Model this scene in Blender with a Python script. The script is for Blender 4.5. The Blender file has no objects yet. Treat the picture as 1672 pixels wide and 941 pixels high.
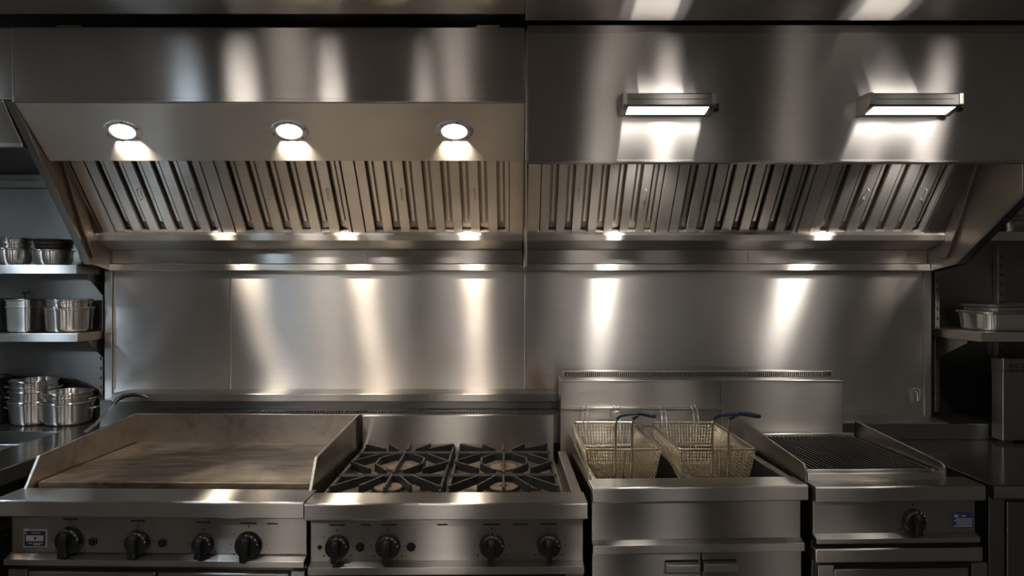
import bpy, bmesh, math, random
from math import sin, cos, pi, radians as R
from mathutils import Vector, Matrix
random.seed(7)
SC = bpy.context.scene
COL = SC.collection
F = 1100.0            # focal length in pixels of the 1672x941 frame
ZC = 1.535            # eye height

def PX(px, Y): return (px - 836.0) * Y / F
def PZ(py, Y): return ZC - (py - 470.5) * Y / F

# ------------------------------------------------------------------ materials
MATS = {}
def nodes(name):
    m = bpy.data.materials.new(name); m.use_nodes = True
    nt = m.node_tree; nt.nodes.clear()
    out = nt.nodes.new('ShaderNodeOutputMaterial')
    b = nt.nodes.new('ShaderNodeBsdfPrincipled')
    nt.links.new(b.outputs[0], out.inputs[0])
    MATS[name] = m
    return m, nt, b
def N(nt, t, **kw):
    n = nt.nodes.new(t)
    for k, v in kw.items(): setattr(n, k, v)
    return n
def noise(nt, scale, detail=3, stretch=(1, 1, 1), rough=.5):
    tc = N(nt, 'ShaderNodeNewGeometry'); mp = N(nt, 'ShaderNodeMapping'); no = N(nt, 'ShaderNodeTexNoise')
    mp.inputs['Scale'].default_value = stretch
    no.inputs['Scale'].default_value = scale; no.inputs['Detail'].default_value = detail; no.inputs['Roughness'].default_value = rough
    nt.links.new(tc.outputs['Position'], mp.inputs[0]); nt.links.new(mp.outputs[0], no.inputs['Vector'])
    return no.outputs['Fac']
def ramp(nt, fac, stops):
    r = N(nt, 'ShaderNodeValToRGB')
    el = r.color_ramp.elements
    while len(el) < len(stops): el.new(.5)
    for e, (p, c) in zip(el, stops):
        e.position = p; e.color = (c, c, c, 1) if not hasattr(c, '__len__') else (*c, 1)
    nt.links.new(fac, r.inputs[0]); return r.outputs[0]
def mix(nt, fac, a, b):
    m = N(nt, 'ShaderNodeMix', data_type='RGBA')
    for k, v in ((6, a), (7, b)):
        if hasattr(v, 'is_linked'): nt.links.new(v, m.inputs[k])
        else: m.inputs[k].default_value = (*v, 1)
    if hasattr(fac, 'is_linked'): nt.links.new(fac, m.inputs[0])
    else: m.inputs[0].default_value = fac
    return m.outputs[2]
def math_(nt, op, a, b=None):
    m = N(nt, 'ShaderNodeMath', operation=op)
    for i, v in enumerate((a, b)):
        if v is None: continue
        if hasattr(v, 'is_linked'): nt.links.new(v, m.inputs[i])
        else: m.inputs[i].default_value = v
    return m.outputs[0]

def steel(name, base=(.56, .54, .51), r0=.24, r1=.40, aniso=.75, brush='x', bump=.004, stain=None, scratch=0, metal=.97):
    """brushed stainless steel: grain runs along one axis, so highlights stretch across it"""
    m, nt, _b = nodes(name)
    out = [n for n in nt.nodes if n.type == 'OUTPUT_MATERIAL'][0]; nt.nodes.remove(_b)
    b = nt.nodes.new('ShaderNodeBsdfAnisotropic'); b.distribution = 'BECKMANN'
    df = nt.nodes.new('ShaderNodeBsdfDiffuse'); ms = nt.nodes.new('ShaderNodeMixShader'); ms.inputs[0].default_value = metal
    nt.links.new(df.outputs[0], ms.inputs[1]); nt.links.new(b.outputs[0], ms.inputs[2]); nt.links.new(ms.outputs[0], out.inputs[0])
    st = (1.2, 1.2, 220) if brush == 'x' else (220, 220, 1.2)
    if brush == 'x': st = (1.6, 200, 200)
    if brush == 'z': st = (260, 260, 2.0)
    if brush == 'y': st = (260, 2.0, 260)
    grain = noise(nt, 1.0, 3, st)
    big = noise(nt, 2.6, 5, (1, 1, 1), .6)
    col = mix(nt, ramp(nt, grain, [(.3, 0), (.7, 1)]), tuple(c * .97 for c in base), tuple(min(1, c * 1.03) for c in base))
    col = mix(nt, ramp(nt, big, [(.42, 0), (.72, .45)]), col, tuple(c * f for c, f in zip(base, (.72, .69, .66))))
    if stain: col = stain(nt, col)
    nt.links.new(col, b.inputs['Color']); nt.links.new(col, df.inputs['Color'])
    rr = math_(nt, 'ADD', math_(nt, 'MULTIPLY', big, (r1 - r0)), r0 - .03)
    if scratch:
        # fine wiping scratches: thin bands of a warped noise field
        s = noise(nt, 5.0, 2, (1.3, 1, 1)); w = math_(nt, 'FRACT', math_(nt, 'MULTIPLY', s, 34.0))
        line = math_(nt, 'LESS_THAN', math_(nt, 'ABSOLUTE', math_(nt, 'SUBTRACT', w, .5)), .012)
        br = ramp(nt, noise(nt, 7.0, 4), [(.52, 0), (.6, 1)])
        rr = math_(nt, 'ADD', rr, math_(nt, 'MULTIPLY', math_(nt, 'MULTIPLY', line, br), scratch))
    nt.links.new(rr, b.inputs['Roughness'])
    b.inputs['Anisotropy'].default_value = -.79 * aniso
    g = N(nt, 'ShaderNodeNewGeometry'); cr = N(nt, 'ShaderNodeVectorMath', operation='CROSS_PRODUCT')
    nt.links.new(g.outputs['Normal'], cr.inputs[0])
    cr.inputs[1].default_value = {'x': (1, 0, 0), 'y': (0, 1, 0), 'z': (0, 0, 1)}[brush]
    if brush == 'z':
        c2 = N(nt, 'ShaderNodeVectorMath', operation='CROSS_PRODUCT'); nt.links.new(g.outputs['Normal'], c2.inputs[0]); nt.links.new(cr.outputs[0], c2.inputs[1]); cr = c2
    ad = N(nt, 'ShaderNodeVectorMath', operation='ADD'); nt.links.new(cr.outputs[0], ad.inputs[0])
    ad.inputs[1].default_value = {'x': (0, .002, .002), 'y': (.002, 0, .002), 'z': (.002, .002, 0)}[brush]
    no_ = N(nt, 'ShaderNodeVectorMath', operation='NORMALIZE'); nt.links.new(ad.outputs[0], no_.inputs[0])
    nt.links.new(no_.outputs[0], b.inputs['Tangent'])
    wv = N(nt, 'ShaderNodeBump'); wv.inputs['Strength'].default_value = .10; wv.inputs['Distance'].default_value = .02
    nt.links.new(noise(nt, 2.2, 1), wv.inputs['Height'])
    nt.links.new(wv.outputs[0], b.inputs['Normal']); nt.links.new(wv.outputs[0], df.inputs['Normal'])
    return m
def plain(name, col, rough=.5, metal=0, var=.25, scale=12, coat=0):
    m, nt, b = nodes(name)
    n = noise(nt, scale, 4)
    nt.links.new(mix(nt, ramp(nt, n, [(.3, 0), (.75, 1)]), tuple(c * (1 - var) for c in col), tuple(min(1, c * (1 + var)) for c in col)), b.inputs['Base Color'])
    nt.links.new(math_(nt, 'ADD', math_(nt, 'MULTIPLY', n, .16), rough - .08), b.inputs['Roughness'])
    b.inputs['Metallic'].default_value = metal
    return m
def glow(name, col, s):
    m, nt, b = nodes(name)
    b.inputs['Base Color'].default_value = (.9, .9, .9, 1)
    b.inputs['Emission Color'].default_value = (*col, 1); b.inputs['Emission Strength'].default_value = s
    return m

def rust_spot(nt, col):
    # rust weep on the splash panel where it meets the fryer riser
    g = N(nt, 'ShaderNodeNewGeometry'); d = N(nt, 'ShaderNodeVectorMath', operation='DISTANCE')
    mp = N(nt, 'ShaderNodeMapping'); mp.inputs['Scale'].default_value = (1, 1, .55); mp.vector_type = 'POINT'
    nt.links.new(g.outputs['Position'], mp.inputs[0]); nt.links.new(mp.outputs[0], d.inputs[0])
    d.inputs[1].default_value = (.12, 2.95, 1.12 * .55)
    k = math_(nt, 'ADD', math_(nt, 'MULTIPLY', d.outputs['Value'], 9.0), math_(nt, 'MULTIPLY', noise(nt, 14, 5), .9))
    f = ramp(nt, k, [(.55, .75), (1.0, 0)])
    return mix(nt, f, col, (.30, .19, .10))
def burnt(nt, col):
    f = ramp(nt, noise(nt, 5.5, 8, (1, 1.5, 2), .7), [(.46, .0), (.70, .8)])
    f2 = ramp(nt, noise(nt, 30, 5), [(.45, .3), (.7, 1)])
    return mix(nt, math_(nt, 'MULTIPLY', f, f2), col, (.20, .12, .065))

steel('brushed_steel', r0=.29, r1=.40, aniso=.90, scratch=.03)
steel('wall_steel', base=(.54, .52, .50), r0=.34, r1=.45, aniso=.82, stain=rust_spot, scratch=.035)
steel('hood_steel', base=(.54, .515, .49), r0=.30, r1=.36, aniso=1.0, metal=.93)
steel('soffit_steel', base=(.50, .465, .42), r0=.30, r1=.42, aniso=.6, metal=.55)
steel('filter_steel', base=(.66, .62, .57), r0=.30, r1=.42, aniso=.5, brush='x', metal=.86)
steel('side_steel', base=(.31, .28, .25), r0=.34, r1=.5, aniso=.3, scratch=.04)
steel('front_steel', base=(.42, .40, .38), r0=.30, r1=.38, aniso=.98)
steel('counter_steel', base=(.42, .415, .41), r0=.12, r1=.24, aniso=.6, scratch=.03)
steel('griddle_steel', base=(.47, .435, .39), r0=.32, r1=.46, aniso=.6, stain=burnt)
steel('pot_steel', base=(.66, .65, .63), r0=.30, r1=.35, aniso=.85, brush='z', bump=.01)
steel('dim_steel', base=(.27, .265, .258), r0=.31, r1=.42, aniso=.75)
plain('dark_pan', (.07, .065, .06), .32, .9, .3)
plain('cast_iron', (.024, .023, .0225), .46, .35, .4, 30)
plain('burner_iron', (.14, .105, .075), .6, .5, .4, 40)
plain('well_steel', (.26, .21, .165), .42, .9, .4, 14)
plain('grill_iron', (.05, .045, .04), .38, .8, .4, 30)
plain('black_plastic', (.012, .012, .012), .28, 0, .2)
plain('black_gap', (.006, .006, .006), .8, 0, .2)
plain('wire_steel', (.46, .38, .26), .36, 1, .25, 60)
plain('blue_vinyl', (.008, .012, .045), .3, 0, .3)
plain('plate_blue', (.02, .035, .17), .4, 0, .2)
plain('plate_dark', (.03, .03, .045), .4, .3, .2)
plain('plate_silver', (.55, .55, .57), .4, .6, .1)
plain('mark_black', (.01, .01, .01), .6, 0, .2)
plain('mark_white', (.6, .6, .58), .5, 0, .1)
plain('room_paint', (.19, .18, .17), .6, 0, .1, 3)
plain('floor_tile', (.07, .06, .055), .35, 0, .3, 6)
glow('warm_lens', (1, .88, .70), 9)
glow('cool_lens', (1, .97, .93), 1.7)
glow('fill_lens', (1, .95, .89), 13)
glow('spot_lens', (1, .93, .86), 52)
glow('sheen_lens', (1, .92, .82), 110)
glow('spot_lens_dim', (1, .93, .86), 28)
glow('spot_lens_cool', (.70, .85, 1), 60)
def griddle_plate_mat():
    m, nt, b = nodes('griddle_plate')
    a = noise(nt, 2.4, 8, (1, .8, 1), .62); c = noise(nt, 7, 6, (.35, 1.6, 1), .6)
    d = noise(nt, 60, 3, (.12, 1, 1), .6)
    col = mix(nt, ramp(nt, a, [(.42, 0), (.58, 1)]), (.055, .042, .030), (.30, .25, .195))
    col = mix(nt, ramp(nt, c, [(.48, 0), (.66, .75)]), col, (.045, .033, .024))
    col = mix(nt, ramp(nt, d, [(.45, 0), (.7, .35)]), col, (.33, .285, .235))
    nt.links.new(col, b.inputs['Base Color'])
    nt.links.new(math_(nt, 'ADD', math_(nt, 'MULTIPLY', c, .5), .16), b.inputs['Roughness'])
    b.inputs['Metallic'].default_value = .9
griddle_plate_mat()

# ------------------------------------------------------------------ mesh builder
class M:
    def __init__(s): s.v = []; s.f = []; s.sm = []
    def add(s, vs, fs, smooth=False):
        o = len(s.v); s.v += [tuple(v) for v in vs]
        for f in fs: s.f.append(tuple(i + o for i in f)); s.sm.append(smooth)
        return s
    def box(s, x0, x1, y0, y1, z0, z1):
        return s.add([(x, y, z) for z in (z0, z1) for y in (y0, y1) for x in (x0, x1)],
                     [(0, 2, 3, 1), (4, 5, 7, 6), (0, 1, 5, 4), (2, 6, 7, 3), (0, 4, 6, 2), (1, 3, 7, 5)])
    def prism(s, prof, axis, t0, t1):
        n = len(prof)
        def p(a, b, t): return {'x': (t, a, b), 'y': (a, t, b), 'z': (a, b, t)}[axis]
        vs = [p(a, b, t0) for a, b in prof] + [p(a, b, t1) for a, b in prof]
        fs = [tuple(range(n))[::-1], tuple(range(n, 2 * n))] + [(i, (i + 1) % n, n + (i + 1) % n, n + i) for i in range(n)]
        return s.add(vs, fs)
    def tube(s, pts, r, seg=8, closed=False, smooth=True):
        P = [Vector(p) for p in pts]; n = len(P); rings = []
        up = None
        for i in range(n):
            a = P[i - 1] if (i > 0 or closed) else P[i]; c = P[(i + 1) % n] if (i < n - 1 or closed) else P[i]
            t = (c - a).normalized()
            if up is None:
                up = Vector((0, 0, 1)) if abs(t.z) < .9 else Vector((1, 0, 0))
            u = (up - t * up.dot(t))
            if u.length < 1e-4: u = t.orthogonal()
            u.normalize(); w = t.cross(u); up = u
            rr = r[i] if hasattr(r, '__len__') else r
            rings.append([P[i] + (u * cos(2 * pi * k / seg + pi / seg) + w * sin(2 * pi * k / seg + pi / seg)) * rr for k in range(seg)])
        vs = [v for g in rings for v in g]; fs = []
        for i in range(n if closed else n - 1):
            j = (i + 1) % n
            for k in range(seg):
                l = (k + 1) % seg
                fs.append((i * seg + k, i * seg + l, j * seg + l, j * seg + k))
        if not closed:
            fs.append(tuple(range(seg))[::-1]); fs.append(tuple((n - 1) * seg + k for k in range(seg)))
        return s.add(vs, fs, smooth)
    def loft(s, rings, seg=48, power=2.0, cx=0, cy=0, cap0=True, cap1=True, rot=0):
        """rings of (z, rx, ry): superellipse cross sections"""
        vs = []; fs = []
        for z, rx, ry in rings:
            for k in range(seg):
                a = 2 * pi * k / seg; c, d = cos(a), sin(a)
                x = rx * math.copysign(abs(c) ** (2 / power), c); y = ry * math.copysign(abs(d) ** (2 / power), d)
                vs.append((cx + x * cos(rot) - y * sin(rot), cy + x * sin(rot) + y * cos(rot), z))
        n = len(rings)
        for i in range(n - 1):
            for k in range(seg):
                l = (k + 1) % seg
                fs.append((i * seg + k, i * seg + l, (i + 1) * seg + l, (i + 1) * seg + k))
        if cap0: fs.append(tuple(range(seg))[::-1])
        if cap1: fs.append(tuple((n - 1) * seg + k for k in range(seg)))
        return s.add(vs, fs, True)
    def disc(s, c, axis_y, prof, seg=32, oval=1):
        """lathe about an axis through c; prof of (r, t) along direction axis_y"""
        d = Vector(axis_y).normalized(); u = d.orthogonal().normalized(); u = Vector((1, 0, 0)) if abs(d.x) < .01 else u; w = d.cross(u); c = Vector(c)
        vs = []; fs = []
        for r, t in prof:
            for k in range(seg):
                a = 2 * pi * k / seg
                vs.append(c + d * t + (u * cos(a) + w * sin(a) * oval) * r)
        n = len(prof)
        for i in range(n - 1):
            for k in range(seg):
                l = (k + 1) % seg; fs.append((i * seg + k, i * seg + l, (i + 1) * seg + l, (i + 1) * seg + k))
        if prof[0][0] > 1e-6: fs.append(tuple(range(seg))[::-1])
        if prof[-1][0] > 1e-6: fs.append(tuple((n - 1) * seg + k for k in range(seg)))
        return s.add(vs, fs, True)
    def build(s, name, mat, parent=None, bevel=0, bseg=2, off=None, label=None, sharp=True):
        o_ = Vector(off) if off is not None else (Vector(parent['_piv']) if parent is not None and '_piv' in parent else Vector((0, 0, 0)))
        me = bpy.data.meshes.new(name)
        me.from_pydata([tuple(Vector(v) - o_) for v in s.v], [], s.f)
        me.polygons.foreach_set('use_smooth', s.sm)
        bm = bmesh.new(); bm.from_mesh(me)
        bmesh.ops.remove_doubles(bm, verts=bm.verts, dist=1e-6)
        bmesh.ops.recalc_face_normals(bm, faces=bm.faces)
        if bevel:
            es = [e for e in bm.edges if len(e.link_faces) == 2 and not e.link_faces[0].smooth and e.calc_face_angle(0) > .35]
            bmesh.ops.bevel(bm, geom=es, offset=bevel, segments=bseg, affect='EDGES', profile=.5, clamp_overlap=True)
        bm.to_mesh(me); bm.free()
        if any(s.sm) and sharp: me.set_sharp_from_angle(angle=R(42))
        me.materials.append(MATS[mat])
        o = bpy.data.objects.new(name, me); COL.objects.link(o)
        if parent is not None: o.parent = parent
        if label: o['label'] = label
        return o

def thing(name, label, cat, loc=(0, 0, 0), rotz=0, group=None, rot=None):
    o = bpy.data.objects.new(name, None); COL.objects.link(o)
    o.empty_display_size = .05
    o.location = loc; o.rotation_euler = rot or (0, 0, R(rotz))
    o['label'] = label; o['category'] = cat; o['_piv'] = tuple(float(c) for c in loc)
    if group: o['group'] = group
    return o
def tag(o, label, cat, group=None):
    o['label'] = label; o['category'] = cat
    if group: o['group'] = group
    return o
def struct(name, mb, mat, bevel=0):
    o = mb.build(name, mat, None, bevel); o['kind'] = 'structure'; return o
def children(o): return [c for c in COL.objects if c.parent == o]
def copy_tree(o, parent=None):
    c = o.copy(); COL.objects.link(c)
    if parent is not None: c.parent = parent
    for ch in children(o): copy_tree(ch, c)
    return c

def rect_ring(x0, x1, z0, z1, r, n=5):
    pts = []
    for cx, cz, a0 in ((x1 - r, z1 - r, 0), (x0 + r, z1 - r, 90), (x0 + r, z0 + r, 180), (x1 - r, z0 + r, 270)):
        for k in range(n + 1):
            a = R(a0 + 90 * k / n); pts.append((cx + r * cos(a), cz + r * sin(a)))
    return pts

# ------------------------------------------------------------------ the room
WY, BY = 2.95, 3.05       # face of the splash cladding, face of the alcove walls
LX, RX = -1.746, 1.812    # the hood's two inner end planes
struct('floor', M().box(-3.2, 3.2, -2.6, 3.2, -.06, 0), 'floor_tile')
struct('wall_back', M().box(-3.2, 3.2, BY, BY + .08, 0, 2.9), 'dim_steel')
struct('wall_left', M().box(-3.28, -3.2, -2.6, 3.13, 0, 2.9), 'room_paint')
struct('wall_right', M().box(3.2, 3.28, -2.6, 3.13, 0, 2.9), 'room_paint')
struct('wall_front', M().box(-3.2, 3.2, -2.68, -2.6, 0, 2.9), 'room_paint')
c = M().box(-3.2, .046, -2.6, 2.30, 2.47, 2.55); c.box(.046, 3.2, -2.6, 2.335, 2.462, 2.55)
c.box(-3.2, 3.2, 2.29, 3.13, 2.72, 2.8); c.box(-3.2, 3.2, 2.29, 2.31, 2.50, 2.75)
struct('ceiling', c, 'hood_steel', .003)
# splash cladding: three sheets with bright edge trims between them
CL = PX(185.5, WY); 
struct('wall_back.001', M().box(LX, PX(375.2, WY), WY, BY - .002, .3, 1.66), 'wall_steel', .002)
struct('wall_back.002', M().box(PX(377, WY), .054, WY, BY - .002, .3, 1.66), 'wall_steel', .002)
struct('wall_back.003', M().box(.060, RX - .012, WY, BY - .002, .3, 1.66), 'wall_steel', .002)
struct('trim_1', M().box(PX(374.6, WY), PX(377.4, WY), WY - .005, WY + .01, 1.09, 1.61), 'brushed_steel', .0015)
struct('trim_2', M().box(.0535, .061, WY - .008, WY + .01, 1.05, 1.61), 'brushed_steel', .002)
struct('trim_3', M().box(PX(171.5, WY), LX - .001, WY - .006, BY - .002, .9, 1.63), 'brushed_steel', .003)
struct('trim_4', M().box(RX - .011, RX + .022, WY - .006, BY - .002, .9, 1.63), 'brushed_steel', .003)
struct('trim_5', M().box(LX + .003, LX + .008, WY - .004, WY + .004, 1.09, 1.61), 'brushed_steel', .001)
# ledge rail along the foot of the left splash, and the lower upstand on the right
t = M().prism([(WY, PZ(656, 2.81)), (2.812, PZ(656, 2.81)), (2.810, PZ(644, 2.81)), (2.815, PZ(643, 2.81)), (WY, 1.0925)], 'x', PX(182, 2.81), PX(909, 2.81))
struct('trim_6', t, 'brushed_steel', .002)
struct('trim_7', M().box(1.36, 2.9, 2.81, BY - .001, .9, .968), 'dim_steel', .003)
struct('trim_8', M().box(1.36, RX + .005, 2.802, BY - .001, .966, .977), 'brushed_steel', .003)
struct('trim_9', M().box(-3.1, PX(172, WY) - .002, BY - .022, BY - .001, .95, PZ(661, BY)), 'dim_steel', .002)
# dark chase below the ledge
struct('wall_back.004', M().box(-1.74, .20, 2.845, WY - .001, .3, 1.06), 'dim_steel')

# ------------------------------------------------------------------ slotted shelf standards
def standard(px0, px1, Y, z0, z1, label):
    o = thing('shelf_standard', label, 'shelf support', (PX((px0 + px1) / 2, Y), Y, z0), group='slotted shelf standards')
    x0, x1 = PX(px0, Y), PX(px1, Y)
    M().box(x0, x1, Y - .012, BY - .001, z0, z1).build('channel', 'dim_steel', o, .0015)
    m = M(); z = z0 + .03; cx = (x0 + x1) / 2
    while z < z1 - .03:
        m.box(cx - .0028, cx + .0028, Y - .0128, Y - .0115, z, z + .014); z += .042
    m.build('slots', 'black_gap', o)
standard(164.5, 170.5, 2.99, PZ(661, 2.99), PZ(450, 2.99), 'slotted steel standard carrying the shelves of pots left of the griddle')
standard(1524, 1532, 2.99, .985, PZ(440, 2.99), 'slotted steel standard beside the steel post right of the splash wall')
standard(1626, 1638, 3.03, PZ(585, 3.03), 1.72, 'slotted steel standard on the wall behind the shallow roasting pan')

# ------------------------------------------------------------------ exhaust hoods
FY = 2.36
def trough(m, x0, x1):
    # grease gutter below the filters
    m.prism([(2.815, PZ(384, 2.82)), (2.82, PZ(393, 2.82)), (WY - .001, PZ(409.5, WY)), (WY - .001, PZ(400, WY)), (2.835, 1.752), (2.845, 1.768), (2.825, 1.768)], 'x', x0, x1)
def hood_rear(h, x0, x1, seams):
    m = M(); trough(m, x0, x1); m.build('grease_gutter', 'hood_steel', h, .0015)
    M().box(x0, x1, WY - .012, BY - .003, PZ(431, WY), PZ(409, WY)).build('rear_band', 'hood_steel', h, .001)
    M().prism([(BY - .003, PZ(430, WY)), (2.925, PZ(430, 2.925)), (2.915, PZ(432, 2.915)), (2.915, PZ(442, 2.915)), (2.925, PZ(443.5, 2.925)), (BY - .003, PZ(444, WY))], 'x', x0, x1).build('lower_rail', 'brushed_steel', h, .0015)
    for px in seams:
        M().box(PX(px - 1.2, WY), PX(px + 1.2, WY), WY - .017, WY - .010, PZ(430, WY), PZ(412, WY)).build('seam_strip', 'brushed_steel', h, .0006)
    M().prism([(2.66, 2.10), (2.875, 1.79), (BY - .003, 1.79), (BY - .003, 2.10)], 'x', x0, x1).build('plenum', 'black_gap', h)

hl = thing('exhaust_hood', 'long steel hood with three round lamps over the griddle and range', 'range hood', (-.85, FY, 1.6))
M().box(-1.744, .0455, FY, FY + .012, PZ(164.5, FY), PZ(44, FY)).build('fascia', 'hood_steel', hl, .003)
M().prism([(FY - .004, PZ(161, FY)), (FY - .004, PZ(167, FY)), (FY + .02, PZ(167, FY)), (FY + .02, PZ(161, FY))], 'x', -1.744, .0455).build('fascia_hem', 'hood_steel', hl, .002)
SA, SB = (2.363, 2.183), (2.540, 2.014)      # sloped lamp panel, front edge and rear edge
M().prism([SA, SB, (SB[0] + .008, SB[1] + .010), (SA[0] + .008, SA[1] + .010)], 'x', -1.744, .0455).build('lamp_panel', 'soffit_steel', hl, .0015)
M().box(-1.744, .0455, FY + .01, BY - .003, 2.440, 2.447).build('top_sheet', 'hood_steel', hl)
hood_rear(hl, LX + .001, .0455, [376, 600])
END_L = [(FY, PZ(44, FY)), (FY, 2.185), (2.80, 1.632), (WY, 1.612), (BY - .004, 1.612), (BY - .004, PZ(44, FY))]
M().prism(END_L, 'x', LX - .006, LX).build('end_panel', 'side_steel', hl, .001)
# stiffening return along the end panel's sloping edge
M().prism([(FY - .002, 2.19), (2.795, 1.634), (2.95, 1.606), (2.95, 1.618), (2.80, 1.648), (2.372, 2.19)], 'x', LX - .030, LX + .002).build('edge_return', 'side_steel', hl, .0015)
def gusset(h, X, s):
    M().prism([(2.60, 2.03), (2.66, 2.03), (2.80, 1.74), (2.83, 1.66), (2.795, 1.66), (2.72, 1.78)], 'x', X, X + s * .014).build('inner_stiffener', 'side_steel', h, .002)
gusset(hl, LX, 1)
M().prism([(2.60, 2.03), (2.614, 2.04), (2.845, 1.764), (2.83, 1.756)], 'x', LX + .001, -1.718).build('corner_filler', 'side_steel', hl, .001)
M().prism([(2.60, 2.03), (2.614, 2.04), (2.845, 1.764), (2.83, 1.756)], 'x', -.0095, .0455).build('corner_filler', 'filter_steel', hl)
for px, w in ((117, 40), (797, 38)):
    M().box(PX(px - w / 2, 2.40), PX(px + w / 2, 2.40), 2.385, 2.42, 2.447, PZ(42.3, 2.385) + .004).build('hanger_tab', 'brushed_steel', hl, .002)

hr = thing('exhaust_hood', 'steel hood with two bar lights over the fryer and charbroiler', 'range hood', (.95, FY, 1.6))
M().box(.0535, 2.6, FY, FY + .012, PZ(262.5, FY), PZ(52, FY)).build('fascia', 'hood_steel', hr, .003)
M().box(.0535, 2.6, FY - .005, FY + .03, PZ(266, FY), PZ(261.5, FY)).build('fascia_hem', 'brushed_steel', hr, .002)
M().box(.0535, 2.6, FY + .01, BY - .003, 2.425, 2.432).build('top_sheet', 'hood_steel', hr)
M().box(.0535, 2.6, FY + .013, FY + .02, 2.434, 2.461).build('closure_strip', 'hood_steel', hr)
M().box(.0475, .0555, FY - .006, FY + .03, PZ(262, FY), PZ(50, FY)).build('edge_strip', 'brushed_steel', hr, .002)
M().box(.0475, .0535, FY + .03, WY - .005, 1.612, 2.42).build('divider_panel', 'side_steel', hr)
M().prism([(2.80, 1.79), (2.80, 1.765), (2.90, 1.605), (WY - .009, 1.605), (WY - .009, 1.79)], 'x', .0475, .0555).build('divider_edge', 'brushed_steel', hr, .001)
hood_rear(hr, .056, RX - .001, [1073, 1220])
END_R = [(FY + .03, 2.42), (FY + .03, 1.858), (2.75, 1.63), (WY, 1.612), (BY - .004, 1.612), (BY - .004, 2.42)]
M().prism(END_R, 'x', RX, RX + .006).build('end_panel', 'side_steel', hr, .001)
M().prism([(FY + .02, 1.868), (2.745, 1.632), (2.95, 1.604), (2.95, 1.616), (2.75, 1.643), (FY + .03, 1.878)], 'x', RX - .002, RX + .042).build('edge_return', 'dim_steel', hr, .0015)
gusset(hr, RX, -1)
M().prism([(2.60, 2.03), (2.614, 2.04), (2.845, 1.764), (2.83, 1.756)], 'x', 1.728, RX - .001).build('corner_filler', 'side_steel', hr, .001)

hn = thing('exhaust_hood', 'dark corner of the neighbouring hood above the shelves of bowls', 'range hood', (-2.4, FY, 2.1))
M().prism([(FY, 2.447), (FY, 2.195), (FY + .012, 2.195), (FY + .012, 2.447)], 'x', -3.1, -1.752).build('fascia', 'hood_steel', hn, .002)
M().prism([(FY, 2.192), (2.447, 2.062), (2.452, 2.047), (2.47, 2.047), (2.47, 2.062), (FY + .012, 2.195)], 'x', -3.1, -1.782).build('lamp_panel', 'brushed_steel', hn, .003)
M().box(-3.1, -1.782, 2.465, BY - .004, 2.047, 2.055).build('underside', 'dim_steel', hn, .002)
M().box(-3.1, -1.785, BY - .03, BY - .002, 1.985, 2.02).build('wall_flange', 'dim_steel', hn, .002)

# ------------------------------------------------------------------ baffle filters
TILT = math.atan2(.23, .28)
SL = math.hypot(.23, .28)            # sloping length of a filter
def baffle_filter(x0, x1, nb, label, flange=.055):
    w = x1 - x0
    t = thing('baffle_filter', label, 'grease filter', (x0, 2.832, 1.766), group='hood baffle filters', rot=(TILT, 0, 0))
    L = SL + .004; Z = (0, 0, 0)
    f = M()
    f.box(.001, flange - .004, -.004, .022, 0, L); f.box(w - .016, w - .001, -.003, .022, 0, L)
    f.box(flange - .004, w - .014, .004, .022, 0, .006); f.box(flange - .004, w - .014, .004, .022, L - .012, L)
    f.build('frame', 'filter_steel', t, .0015, off=Z)
    M().box(flange - .004, w - .014, .0285, .030, .002, L - .002).build('rear_sheet', 'side_steel', t, off=Z)
    p = (w - .014 - flange) / nb
    a = M(); r_ = M()
    for k in range(nb):
        c0 = flange + p * k + .0005; c1 = c0 + p * .51
        # front channel: flat face with two lips bent back
        a.prism([(c0, .013), (c0, 0), (c1, 0), (c1, .013), (c1 - .0015, .013), (c1 - .0015, .0015), (c0 + .0015, .0015), (c0 + .0015, .013)], 'z', .004, L - .004)
        if k < nb - 1 or True:
            g0 = c1 + p * .17; g1 = g0 + p * .15
            r_.prism([(g0, .028), (g0, .015), (g1, .015), (g1, .028)], 'z', .05, L - .004)
    a.build('front_baffles', 'filter_steel', t, .0008, off=Z)
    r_.build('rear_baffles', 'filter_steel', t, off=Z)
    for cx in (flange + p * max(1, nb // 3) + p * .28, w - .014 - p * (1 if nb < 8 else 2) + p * .28 - p * .0):
        M().tube([(cx, .0, .165), (cx, -.012, .168), (cx, -.014, .19), (cx, -.012, .212), (cx, 0, .215)], .0022, 6).build('pull_handle', 'filter_steel', t, off=Z)
    return t
FL = [(-1.716, -1.216, 6, 'baffle filter at the griddle end of the three-lamp hood'), (-1.212, -.671, 6, 'middle baffle filter of the hood with three round lamps'),
      (-.667, -.011, 8, 'widest baffle filter of the three-lamp hood, next to the second hood')]
FR = [(.062, .598, 7, 'baffle filter of the bar-light hood next to the three-lamp hood'), (.602, 1.190, 7, 'middle baffle filter of the hood with two bar lights'),
      (1.194, 1.727, 6, 'baffle filter at the charbroiler end of the bar-light hood')]
for a in FL + FR: baffle_filter(*a)

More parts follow.
